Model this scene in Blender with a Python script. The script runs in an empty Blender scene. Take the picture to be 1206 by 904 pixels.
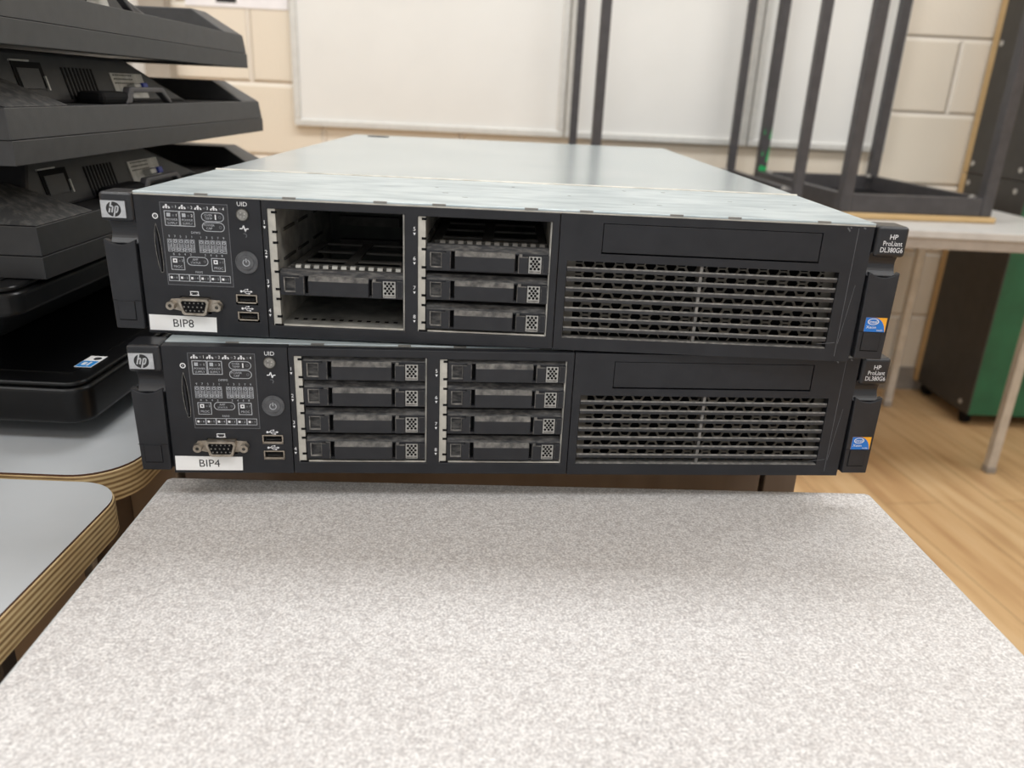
import bpy, bmesh, math, random
from mathutils import Vector, Matrix
random.seed(7)
C = bpy.context.scene.collection
PI = math.pi
R = math.radians
TOP = 0.74            # height of the surface that carries the two servers
M = 0.001             # millimetre


# ------------------------------------------------------------------ materials
def lin(h):
    h = h.lstrip('#')
    out = []
    for i in (0, 2, 4):
        c = int(h[i:i+2], 16) / 255
        out.append(c/12.92 if c <= .04045 else ((c+.055)/1.055)**2.4)
    return out + [1.0]


def new_mat(name):
    m = bpy.data.materials.new(name)
    m.use_nodes = True
    nt = m.node_tree
    b = nt.nodes['Principled BSDF']
    return m, nt, b


def noise(nt, scale, detail=3, rough=.55, stretch=None, coord='Object'):
    tc = nt.nodes.new('ShaderNodeTexCoord')
    n = nt.nodes.new('ShaderNodeTexNoise')
    n.inputs['Scale'].default_value = scale
    n.inputs['Detail'].default_value = detail
    n.inputs['Roughness'].default_value = rough
    if stretch:
        mp = nt.nodes.new('ShaderNodeMapping')
        mp.inputs['Scale'].default_value = stretch
        nt.links.new(tc.outputs[coord], mp.inputs['Vector'])
        nt.links.new(mp.outputs['Vector'], n.inputs['Vector'])
    else:
        nt.links.new(tc.outputs[coord], n.inputs['Vector'])
    return n


def ramp(nt, src, stops):
    r = nt.nodes.new('ShaderNodeValToRGB')
    e = r.color_ramp.elements
    while len(e) < len(stops):
        e.new(.5)
    for k, (p, c) in enumerate(stops):
        e[k].position = p
        e[k].color = c
    nt.links.new(src, r.inputs['Fac'])
    return r


def mat(name, c1, c2=None, scale=40, rough=.5, metal=0., spec=.5, lo=.35, hi=.65, bump=0., bscale=None,
        stretch=None, detail=3, coat=0.):
    m, nt, b = new_mat(name)
    b.inputs['Roughness'].default_value = rough
    b.inputs['Metallic'].default_value = metal
    b.inputs['Specular IOR Level'].default_value = spec
    b.inputs['Coat Weight'].default_value = coat
    n = noise(nt, scale, detail, stretch=stretch)
    r = ramp(nt, n.outputs['Fac'], [(lo, lin(c1)), (hi, lin(c2 or c1))])
    nt.links.new(r.outputs['Color'], b.inputs['Base Color'])
    if bump:
        n2 = noise(nt, bscale or scale*4, 2)
        bp = nt.nodes.new('ShaderNodeBump')
        bp.inputs['Strength'].default_value = bump
        bp.inputs['Distance'].default_value = .001
        nt.links.new(n2.outputs['Fac'], bp.inputs['Height'])
        nt.links.new(bp.outputs['Normal'], b.inputs['Normal'])
    return m


MT = {}
MT['bezel'] = mat('charcoal bezel plastic', '#1e1f23', '#242529', 60, .44, spec=.35, bump=.06, bscale=1500)
MT['ear'] = mat('dark handle plastic', '#1b1c20', '#212226', 60, .34, spec=.5)
MT['lever'] = mat('charcoal lever plastic', '#1e1f23', '#25262a', 80, .4, spec=.4)
MT['dusty'] = mat('dusty charcoal plastic', '#2c2c2e', '#615f5c', 160, .7, lo=.42, hi=.72, stretch=(1, 3, 3), detail=5)
MT['dustlite'] = mat('heavily dusted plastic', '#454443', '#7a7773', 210, .85, lo=.35, hi=.7, detail=5)
MT['black'] = mat('black recess', '#08080a', '#0c0c0e', 50, .8, spec=.2)
MT['galv'] = mat('galvanised steel', '#bcc8cc', '#c8d2d5', 9, .22, metal=.6, stretch=(1, 1.5, 1), detail=6)
MT['galv_front'] = mat('scuffed galvanised steel', '#9eabb0', '#c3cdd0', 26, .36, metal=.4, lo=.3, hi=.62, stretch=(1, 3, 1), detail=8)
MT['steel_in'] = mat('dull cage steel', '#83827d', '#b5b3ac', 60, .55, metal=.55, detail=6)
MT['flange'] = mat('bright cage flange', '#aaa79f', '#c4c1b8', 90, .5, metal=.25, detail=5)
MT['comb_dull'] = mat('dull comb plastic', '#56534e', '#6f6b65', 60, .6)
MT['cover_grey'] = mat('grey tab steel', '#6f6e6b', '#7d7c78', 60, .5)
MT['gunmetal'] = mat('dark inner steel', '#3a3936', '#55534e', 70, .6, metal=.5, detail=5)
MT['silver'] = mat('silver plastic', '#9c9b97', '#b5b4b0', 300, .4, metal=.55)
MT['white'] = mat('white print', '#dcdde0', '#e6e6e8', 50, .6)
MT['grey_print'] = mat('grey print', '#a3a6ac', '#b7babf', 200, .6)
MT['dim_print'] = mat('dim grey print', '#55565a', '#626368', 200, .6)
MT['lamp_off'] = mat('unlit indicator lens', '#6c6b68', '#8c8a85', 500, .3, coat=.3)
MT['dark_lens'] = mat('dark status window', '#232326', '#27272a', 60, .3)
MT['button'] = mat('grey power button', '#48494c', '#58595c', 300, .4)
MT['paperlabel'] = mat('white paper label', '#e9e9e8', '#f1f1f0', 40, .6)
MT['ink'] = mat('black ink', '#202022', '#2a2a2c', 50, .7)
MT['nickel'] = mat('nickel connector', '#948c80', '#b3aa9e', 260, .35, metal=.8)
MT['logo_silver'] = mat('brushed silver badge', '#b9babd', '#cfd0d2', 200, .32, metal=.75)
MT['blue'] = mat('sticker blue', '#1766b8', '#1b72c6', 60, .35)
MT['sky_blue'] = mat('sticker light blue', '#2c8ad6', '#3294e0', 60, .35)
MT['orange'] = mat('sticker orange', '#e8a020', '#f0aa30', 60, .35)
MT['mesh_metal'] = mat('grey perforated metal', '#6d685f', '#827c72', 120, .5, metal=.35)
MT['bar'] = mat('grille bar plastic', '#2b2c2f', '#343538', 120, .38)
MT['dusty_lit_edge'] = mat('dust and highlight on edges', '#565553', '#85827e', 300, .8, detail=5)  # pale edge tone: dust, and highlights painted on the grille
MT['monitor'] = mat('matt dark grey monitor shell', '#343435', '#3a3a3b', 90, .5, bump=.12, bscale=1400)
MT['monitor_back_shaded'] = mat('shaded monitor back', '#252527', '#2b2b2c', 90, .5, bump=.12, bscale=1400)  # darker than the shell: shade put into the colour
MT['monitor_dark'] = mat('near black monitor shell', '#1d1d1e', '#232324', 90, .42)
MT['monitor_dust'] = mat('dusty dark monitor shell', '#262626', '#5a5753', 170, .75, lo=.45, hi=.85, detail=8, bump=.1, bscale=1400)
MT['gloss'] = mat('glossy black plastic', '#0b0b0c', '#101011', 60, .28, spec=.3)
MT['screen'] = mat('dark display glass', '#050506', '#17171a', 260, .3, lo=.6, hi=.85, detail=8)
MT['port_metal'] = mat('silver port plate', '#a9a8a3', '#c1c0bb', 120, .45, metal=.4)
MT['vga_blue'] = mat('blue connector', '#1c2f86', '#24389a', 60, .45)
MT['frame_steel'] = mat('dark grey painted tube', '#3e3c3e', '#464446', 40, .45)
MT['green'] = mat('green painted panel', '#1c5438', '#246344', 8, .55, detail=6)
MT['green_tape'] = mat('green tape', '#159a55', '#1cab62', 40, .5)
MT['crate_black'] = mat('black stage panel', '#353331', '#3b3937', 20, .5)
MT['chrome'] = mat('chrome tube', '#b9b6b1', '#c6c3be', 30, .3, metal=.35)
MT['board'] = mat('whiteboard enamel', '#e5e5e2', '#eaeae7', 3, .28, detail=4)
MT['alu'] = mat('aluminium trim', '#d3d3cf', '#dcdcd8', 40, .4, metal=.2)
MT['paper'] = mat('poster paper', '#efedf0', '#f6f4f6', 20, .7)
MT['greypaint'] = mat('grey column paint', '#9e968b', '#a79f94', 12, .6)
MT['doorpaint'] = mat('white door paint', '#d9d8d4', '#e2e1dd', 12, .5)
MT['baseboard'] = mat('grey vinyl baseboard', '#8d8780', '#98918a', 20, .55)
MT['tabletop_grey'] = mat('pale grey laminate', '#bcbab7', '#c5c3c0', 30, .4)
MT['table_edge'] = mat('grey table edge', '#a9a29b', '#b3aca5', 30, .5)
MT['tan'] = mat('varnished birch edge', '#bd9d6c', '#c8ab7e', 60, .4, stretch=(.3, .3, 6))
MT['ceiling'] = mat('white ceiling tile', '#e6e3dd', '#ecebe6', 30, .8)
MT['brown'] = mat('brown wood laminate', '#aa9a89', '#b6a695', 5, .45, stretch=(6, 6, .5), detail=6)
MT['darkbrown'] = mat('dark brown board edge', '#6a5d53', '#766960', 6, .55, stretch=(6, 6, .5))
MT['laminate'] = mat('blue grey desk laminate', '#aeb1b4', '#b7babd', 6, .24, detail=6)
MT['lam_edge'] = mat('dark brown laminate edge', '#4a2f22', '#5a3a2a', 60, .6)
MT['deskedge'] = mat('pale grey desk edging', '#b9bbbb', '#c3c5c5', 40, .5)
MT['board_pcb'] = mat('dark circuit board', '#20261f', '#2c322a', 120, .6)


def speckle():
    m, nt, b = new_mat('speckled grey laminate')
    n = noise(nt, 760, 2.5, .6)
    r = ramp(nt, n.outputs['Fac'], [(.28, lin('#a3a09f')), (.45, lin('#bcb9b8')), (.56, lin('#d1cecc')), (.72, lin('#e3e0de'))])
    n2 = noise(nt, 330, 2, .5)
    mx = nt.nodes.new('ShaderNodeMix')
    mx.data_type = 'RGBA'
    mx.blend_type = 'MULTIPLY'
    mx.inputs['Factor'].default_value = .5
    r2 = ramp(nt, n2.outputs['Fac'], [(.38, lin('#d5d1d0')), (.55, lin('#ffffff'))])
    nt.links.new(r.outputs['Color'], mx.inputs['A'])
    nt.links.new(r2.outputs['Color'], mx.inputs['B'])
    nt.links.new(mx.outputs['Result'], b.inputs['Base Color'])
    b.inputs['Roughness'].default_value = .45
    return m


def plywood():
    m, nt, b = new_mat('plywood layers')
    tc = nt.nodes.new('ShaderNodeTexCoord')
    sep = nt.nodes.new('ShaderNodeSeparateXYZ')
    nt.links.new(tc.outputs['Object'], sep.inputs[0])
    w = nt.nodes.new('ShaderNodeMath')
    w.operation = 'MULTIPLY'
    w.inputs[1].default_value = 2*PI/.0038
    nt.links.new(sep.outputs['Z'], w.inputs[0])
    s = nt.nodes.new('ShaderNodeMath')
    s.operation = 'SINE'
    nt.links.new(w.outputs[0], s.inputs[0])
    n = noise(nt, 60, 5, .7, stretch=(.5, .5, 9))
    ad = nt.nodes.new('ShaderNodeMath')
    ad.operation = 'MULTIPLY_ADD'
    ad.inputs[1].default_value = .33
    nt.links.new(s.outputs[0], ad.inputs[0])
    nt.links.new(n.outputs['Fac'], ad.inputs[2])
    r = ramp(nt, ad.outputs[0], [(.10, lin('#71593a')), (.36, lin('#a88c63')), (.6, lin('#c6ad80')), (.85, lin('#dac69b'))])
    nt.links.new(r.outputs['Color'], b.inputs['Base Color'])
    b.inputs['Roughness'].default_value = .55
    return m


def floor_mat():
    m, nt, b = new_mat('oak plank vinyl')
    tc = nt.nodes.new('ShaderNodeTexCoord')
    mp = nt.nodes.new('ShaderNodeMapping')
    mp.inputs['Rotation'].default_value = (0, 0, R(83))
    nt.links.new(tc.outputs['Object'], mp.inputs['Vector'])
    br = nt.nodes.new('ShaderNodeTexBrick')
    br.inputs['Scale'].default_value = 1
    br.inputs['Brick Width'].default_value = 1.2
    br.inputs['Row Height'].default_value = .16
    br.inputs['Mortar Size'].default_value = .0012
    br.inputs['Color1'].default_value = lin('#d2b48b')
    br.inputs['Color2'].default_value = lin('#c8a67c')
    br.inputs['Mortar'].default_value = lin('#8d7352')
    nt.links.new(mp.outputs['Vector'], br.inputs['Vector'])
    mp2 = nt.nodes.new('ShaderNodeMapping')
    mp2.inputs['Scale'].default_value = (1.2, 14, 1)
    nt.links.new(mp.outputs['Vector'], mp2.inputs['Vector'])
    n = nt.nodes.new('ShaderNodeTexNoise')
    n.inputs['Scale'].default_value = 2.2
    n.inputs['Detail'].default_value = 5
    nt.links.new(mp2.outputs['Vector'], n.inputs['Vector'])
    r = ramp(nt, n.outputs['Fac'], [(.3, lin('#bd9c78')), (.5, lin('#f0e4d4')), (.7, lin('#ffffff'))])
    mx = nt.nodes.new('ShaderNodeMix')
    mx.data_type = 'RGBA'
    mx.blend_type = 'MULTIPLY'
    mx.inputs['Factor'].default_value = .55
    nt.links.new(br.outputs['Color'], mx.inputs['A'])
    nt.links.new(r.outputs['Color'], mx.inputs['B'])
    nt.links.new(mx.outputs['Result'], b.inputs['Base Color'])
    b.inputs['Roughness'].default_value = .45
    return m


def block_mat():
    """painted concrete block: cream face, tooled joints only as bump + paler colour for the light they catch"""
    BX = -.31
    m, nt, b = new_mat('cream painted block')
    tc = nt.nodes.new('ShaderNodeTexCoord')
    mp = nt.nodes.new('ShaderNodeMapping')
    mp.inputs['Rotation'].default_value = (R(90), 0, 0)
    mp.inputs['Location'].default_value = (BX, .0485, 0)
    nt.links.new(tc.outputs['Object'], mp.inputs['Vector'])
    br = nt.nodes.new('ShaderNodeTexBrick')
    br.inputs['Scale'].default_value = 1
    br.inputs['Brick Width'].default_value = .465
    br.inputs['Row Height'].default_value = .2325
    br.inputs['Mortar Size'].default_value = .012
    br.inputs['Mortar Smooth'].default_value = 1.0
    br.inputs['Color1'].default_value = lin('#e4dac9')
    br.inputs['Color2'].default_value = lin('#e8dece')
    br.inputs['Mortar'].default_value = lin('#f4ecdf')  # paler joints: highlight put into the colour
    nt.links.new(mp.outputs['Vector'], br.inputs['Vector'])
    nt.links.new(br.outputs['Color'], b.inputs['Base Color'])
    n = noise(nt, 120, 4)
    ad = nt.nodes.new('ShaderNodeMath')
    ad.operation = 'MULTIPLY_ADD'
    ad.inputs[1].default_value = .12
    nt.links.new(n.outputs['Fac'], ad.inputs[0])
    iv = nt.nodes.new('ShaderNodeMath')
    iv.operation = 'MULTIPLY'
    iv.inputs[1].default_value = -1.
    nt.links.new(br.outputs['Fac'], iv.inputs[0])
    nt.links.new(iv.outputs[0], ad.inputs[2])
    bp = nt.nodes.new('ShaderNodeBump')
    bp.inputs['Strength'].default_value = .8
    bp.inputs['Distance'].default_value = .011
    nt.links.new(ad.outputs[0], bp.inputs['Height'])
    nt.links.new(bp.outputs['Normal'], b.inputs['Normal'])
    b.inputs['Roughness'].default_value = .5
    return m


MT['speckle'] = speckle()
MT['ply'] = plywood()
MT['floor'] = floor_mat()
MT['block'] = block_mat()


# ------------------------------------------------------------------ mesh helpers
class MB:
    def __init__(self):
        self.v, self.f, self.m = [], [], []

    def add(self, vs, fs, mi=0):
        o = len(self.v)
        self.v += [tuple(v) for v in vs]
        for f in fs:
            self.f.append(tuple(i+o for i in f))
            self.m.append(mi)
        return self

    def box(self, x0, x1, y0, y1, z0, z1, mi=0):
        vs = [(x, y, z) for z in (z0, z1) for y in (y0, y1) for x in (x0, x1)]
        return self.add(vs, [(0, 2, 3, 1), (4, 5, 7, 6), (0, 1, 5, 4), (2, 6, 7, 3), (0, 4, 6, 2), (1, 3, 7, 5)], mi)

    def prism(self, poly, a, b, axis='y', mi=0, mi_caps=None):
        """poly: 2D outline; axis y -> (x,z) outline, x -> (y,z), z -> (x,y)"""
        def p(u, v, w):
            return (u, w, v) if axis == 'y' else ((w, u, v) if axis == 'x' else (u, v, w))
        n = len(poly)
        vs = [p(u, v, a) for u, v in poly] + [p(u, v, b) for u, v in poly]
        mc = mi if mi_caps is None else mi_caps
        self.add(vs, [tuple(range(n)), tuple(reversed(range(n, 2*n)))], mc)
        o = len(self.v) - 2*n
        for i in range(n):
            j = (i+1) % n
            self.f.append((o+i, o+n+i, o+n+j, o+j))
            self.m.append(mi)
        return self

    def disc(self, cx, cz, y0, y1, r, n=24, mi=0, rx=None):
        rx = rx or r
        return self.prism([(cx+rx*math.cos(2*PI*k/n), cz+r*math.sin(2*PI*k/n)) for k in range(n)], y0, y1, 'y', mi)

    def ring(self, cx, cz, y0, y1, r0, r1, n=24, mi=0, a0=0., a1=2*PI, sx=1.):
        full = abs(a1-a0-2*PI) < 1e-6
        k = n if full else n+1
        o = len(self.v)
        for i in range(k):
            a = a0+(a1-a0)*i/n
            for r in (r0, r1):
                for y in (y0, y1):
                    self.v.append((cx+sx*r*math.cos(a), y, cz+r*math.sin(a)))
        for i in range(n):
            a = o+4*i
            b = o+4*((i+1) % k)
            for q in ((a, b, b+2, a+2), (a+1, a+3, b+3, b+1), (a, a+1, b+1, b), (a+2, b+2, b+3, a+3)):
                self.f.append(q)
                self.m.append(mi)
        return self

    def frame(self, x0, x1, z0, z1, t, y0, y1, mi=0):
        self.box(x0, x1, y0, y1, z0, z0+t, mi).box(x0, x1, y0, y1, z1-t, z1, mi)
        return self.box(x0, x0+t, y0, y1, z0+t, z1-t, mi).box(x1-t, x1, y0, y1, z0+t, z1-t, mi)

    def frustum(self, b, t, z0, z1, mi=0):
        """b, t = (x0,x1,y0,y1) rectangles at z0 and z1"""
        vs = [(x, y, z) for (r, z) in ((b, z0), (t, z1)) for y in r[2:] for x in r[:2]]
        return self.add(vs, [(0, 2, 3, 1), (4, 5, 7, 6), (0, 1, 5, 4), (2, 6, 7, 3), (0, 4, 6, 2), (1, 3, 7, 5)], mi)

    def plate(self, x0, x1, z0, z1, y0, y1, holes=(), mi=0):
        xs = sorted({x0, x1} | {h[i] for h in holes for i in (0, 1)})
        zs = sorted({z0, z1} | {h[i] for h in holes for i in (2, 3)})
        idx = {}

        def V(i, k, y):
            key = (i, k, y)
            if key not in idx:
                idx[key] = len(self.v)
                self.v.append((xs[i], y0 if y == 0 else y1, zs[k]))
            return idx[key]

        def solid(i, k):
            if i < 0 or k < 0 or i >= len(xs)-1 or k >= len(zs)-1:
                return False
            cx, cz = (xs[i]+xs[i+1])/2, (zs[k]+zs[k+1])/2
            return not any(h[0] < cx < h[1] and h[2] < cz < h[3] for h in holes)
        for i in range(len(xs)-1):
            for k in range(len(zs)-1):
                if not solid(i, k):
                    continue
                q = [(V(i, k, 0), V(i+1, k, 0), V(i+1, k+1, 0), V(i, k+1, 0)),
                     (V(i, k, 1), V(i, k+1, 1), V(i+1, k+1, 1), V(i+1, k, 1))]
                if not solid(i-1, k):
                    q.append((V(i, k, 0), V(i, k+1, 0), V(i, k+1, 1), V(i, k, 1)))
                if not solid(i+1, k):
                    q.append((V(i+1, k, 0), V(i+1, k, 1), V(i+1, k+1, 1), V(i+1, k+1, 0)))
                if not solid(i, k-1):
                    q.append((V(i, k, 0), V(i, k, 1), V(i+1, k, 1), V(i+1, k, 0)))
                if not solid(i, k+1):
                    q.append((V(i, k+1, 0), V(i+1, k+1, 0), V(i+1, k+1, 1), V(i, k+1, 1)))
                for f in q:
                    self.f.append(f)
                    self.m.append(mi)
        return self

    def text(self, s, size, x, z, y, align='CENTER', shear=0., mi=0, depth=.05, sx=1.):
        """flat lettering on a face that looks towards -y; (x, z) = anchor on the baseline middle"""
        vs, fs = text_geo(s, align, shear)
        self.add([(x+sx*size*u, y, z+size*v) for u, v in vs], fs, mi)
        return self

    def stroke(self, x0, z0, x1, z1, t, y, mi=0):
        dx, dz = x1-x0, z1-z0
        l = math.hypot(dx, dz) or 1
        nx, nz = -dz/l*t/2, dx/l*t/2
        return self.add([(x0+nx, y, z0+nz), (x0-nx, y, z0-nz), (x1-nx, y, z1-nz), (x1+nx, y, z1+nz)], [(0, 1, 2, 3)], mi)

    def pill(self, cx, cz, w, h, t, y, mi=0, n=8):
        """outlined lozenge"""
        def outl(hw, hh):
            r = hh
            pts = []
            for k in range(n+1):
                a = -PI/2+PI*k/n
                pts.append((cx+hw-r+r*math.cos(a), cz+r*math.sin(a)))
            for k in range(n+1):
                a = PI/2+PI*k/n
                pts.append((cx-hw+r+r*math.cos(a), cz+r*math.sin(a)))
            return pts
        A, B = outl(w/2, h/2), outl(w/2-t, h/2-t)
        k = len(A)
        self.add([(u, y, v) for u, v in A]+[(u, y, v) for u, v in B],
                 [(i, (i+1) % k, k+(i+1) % k, k+i) for i in range(k)], mi)
        return self

    def build(self, name, mats, parent=None, scale=1., bevel=0., segs=2, smooth=False, fix=True):
        me = bpy.data.meshes.new(name)
        me.from_pydata([(a*scale, b*scale, c*scale) for a, b, c in self.v], [], self.f)
        if isinstance(mats, str):
            mats = [mats]
        for m in mats:
            me.materials.append(MT[m])
        me.polygons.foreach_set('material_index', self.m)
        if fix:
            bm = bmesh.new()
            bm.from_mesh(me)
            bmesh.ops.recalc_face_normals(bm, faces=bm.faces)
            bm.to_mesh(me)
            bm.free()
        o = bpy.data.objects.new(name, me)
        C.objects.link(o)
        if parent:
            o.parent = parent
        if bevel:
            b = o.modifiers.new('bevel', 'BEVEL')
            b.width = bevel*scale
            b.segments = segs
            b.limit_method = 'ANGLE'
            b.angle_limit = R(35)
        if smooth:
            me.polygons.foreach_set('use_smooth', [True]*len(me.polygons))
        return o


_txt = {}


def text_geo(s, align, shear):
    key = (s, align, shear)
    if key not in _txt:
        cu = bpy.data.curves.new('lettering', 'FONT')
        cu.body = s
        cu.align_x = align
        cu.align_y = 'CENTER'
        cu.shear = shear
        cu.resolution_u = 3
        ob = bpy.data.objects.new('lettering', cu)
        C.objects.link(ob)
        dg = bpy.context.evaluated_depsgraph_get()
        me = bpy.data.meshes.new_from_object(ob.evaluated_get(dg))
        vs = [(v.co.x, v.co.y) for v in me.vertices]
        fs = [tuple(p.vertices) for p in me.polygons]
        bpy.data.objects.remove(ob)
        bpy.data.curves.remove(cu)
        bpy.data.meshes.remove(me)
        _txt[key] = (vs, fs)
    return _txt[key]


def thing(name, label, cat, loc=(0, 0, 0), rz=0., group=None):
    o = bpy.data.objects.new(name, None)
    o.empty_display_size = .05
    C.objects.link(o)
    o.location = loc
    o.rotation_euler = (0, 0, rz)
    o['label'] = label
    o['category'] = cat
    if group:
        o['group'] = group
    return o


def tag(o, label, cat, group=None):
    o['label'] = label
    o['category'] = cat
    if group:
        o['group'] = group
    return o


def struct(o):
    o['kind'] = 'structure'
    return o


# ------------------------------------------------------------------ the rack servers
H = 86.2
W = 482.6


def carrier(root, x0, w, z0, tray=False):
    """one hot plug drive carrier; local mm"""
    x1 = x0+w
    s = w/75.3
    X = lambda a: x0+a*s
    b = MB()
    b.plate(x0, x1, z0, z0+12.6, 1.0, 5, [(X(2.6), X(9.4), z0+2.2, z0+11.2), (X(15.3), X(17.4), z0+1.6, z0+12.2),
                                          (X(54.5), X(56.0), z0+1.6, z0+11.6)])
    if tray:      # open frame behind the front
        b.prism([(1.0, z0+12.6), (4.5, z0+15.6), (9, z0+15.6), (9, z0+12.6)], x0, x1, 'x', 1)
        for a0, a1 in ((1, 7), (33, 40), (69, 74.5)):
            b.box(X(a0), X(a1), 9, 108, z0+12.6, z0+14.2, 2)
        for ya in (44, 74, 104):
            b.box(X(1), X(74.5), ya, ya+5, z0+12.4, z0+13.8, 2)
        b.box(x0, X(1.2), 5, 108, z0+2, z0+13, 0).box(X(74.1), x1, 5, 108, z0+2, z0+13, 0)
        b.box(x0, x1, 5, 108, z0+.2, z0+1.6, 0)
    else:
        b.prism([(1.0, z0+12.6), (4.5, z0+16), (100, z0+16), (100, z0+.6), (8, z0+.6), (8, z0+12.6)], x0, x1, 'x', 1)
        b.box(x0, x1, 5, 8, z0, z0+12.6, 0)
    # black floors of the recesses
    b.box(X(15.3), X(17.4), 4.4, 4.9, z0+1.6, z0+12.2, 3)
    b.box(X(54.5), X(56.0), 3.4, 3.9, z0+1.6, z0+11.6, 3)
    c = b.build('drive_carrier', ['bezel', 'dusty', 'comb_dull', 'black'], root, M, .35, 2)
    # smoky window with pale rim
    k = MB()
    k.box(X(2.7), X(9.3), 3.0, 3.6, z0+2.3, z0+11.1, 0)
    k.frame(X(2.4), X(9.6), z0+2.0, z0+11.4, .5, .8, 3.0, 2)
    k.box(X(2.4), X(3.0), .72, 2, z0+2.0, z0+11.4, 1).box(X(2.4), X(9.6), .72, 2, z0+2.0, z0+2.7, 1)
    k.build('status_window', ['dusty', 'dusty_lit_edge', 'dustlite'], c, M)
    k = MB()
    k.prism([(X(9.8), z0+.8), (X(15.1), z0+.8), (X(15.1), z0+12.4), (X(12.4), z0+12.4), (X(12.0), z0+11.2), (X(9.8), z0+11.2)], -.9, 1.6, 'y', 0)
    k.box(X(14.5), X(15.2), -1.05, 1.0, z0+1.2, z0+12.2, 1)
    k.box(X(12.3), X(15.2), -.8, 1.0, z0+12.3, z0+12.8, 1).box(X(9.7), X(12.1), -.8, .9, z0+11.2, z0+11.6, 1)
    k.build('latch', ['lever', 'dusty'], c, M, .3)
    k = MB()
    k.prism([(-1.6, z0+.9), (-1.6, z0+9.9), (.4, z0+12.5), (2.2, z0+12.9), (2.2, z0+.9)], X(17.6), X(54.3), 'x', 0)
    lev = k.build('release_lever', ['lever', 'dustlite'], c, M, .5)
    for pl in lev.data.polygons:
        if pl.normal.z > .35:
            pl.material_index = 1
    k = MB()
    k.box(X(56.6), X(62.2), -.9, 1.4, z0+.6, z0+10.6, 0)
    k.prism([(-.7, z0+10.6), (-.2, z0+12.4), (1.4, z0+12.4), (1.4, z0+10.6)], X(56.6), X(58.6), 'x', 1)
    k.box(X(56.3), X(56.7), -.95, 1.2, z0+.8, z0+11.2, 1).box(X(58.6), X(62.2), -.8, 1.0, z0+10.5, z0+10.9, 1)
    k.build('release_button', ['lever', 'dustlite'], c, M, .35)
    k = MB()
    k.box(X(62.7), X(70.4), .5, 1.3, z0+.9, z0+11.2, 0)
    k.box(X(63.2), X(69.9), .42, .6, z0+1.4, z0+2.2, 2)
    for r_, (zz, xs) in enumerate(((9.9, (64.2, 66.55, 68.9)), (8.35, (65.4, 67.7)), (6.8, (64.2, 66.55, 68.9)),
                                   (5.25, (65.4, 67.7)), (3.7, (64.2, 66.55, 68.9)))):
        for xx in xs:
            k.disc(X(xx), z0+zz, .42, .6, .86, 10, 1)
    v = k.build('vent_plate', ['silver', 'black', 'dusty_lit_edge'], c, M)
    v['label'] = 'silver plate with black holes'
    k = MB()
    k.box(X(70.8), X(75.1), .2, 1.4, z0+.7, z0+12, 0)
    k.frame(X(71.2), X(74.8), z0+1.0, z0+11.6, .3, .12, .3, 1)
    k.build('end_cap', ['bezel', 'dusty'], c, M, .3)
    if tray:
        k = MB()
        n = 12
        for i in range(n):
            a = 7.5+i*5.6
            k.prism([(9.0, z0+13.5), (10.6, z0+17.0), (12.6, z0+17.4), (12.6, z0+13.5)], X(a), X(a+3.4), 'x', 0)
        k.box(X(4), X(74), 12, 18, z0+13.5, z0+16.9, 1)
        t = k.build('tray_comb', ['steel_in' if tray == 'pale' else 'comb_dull', 'gunmetal'], c, M, .25)
        t['label'] = 'row of pale teeth along the open tray'
    return c


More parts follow.
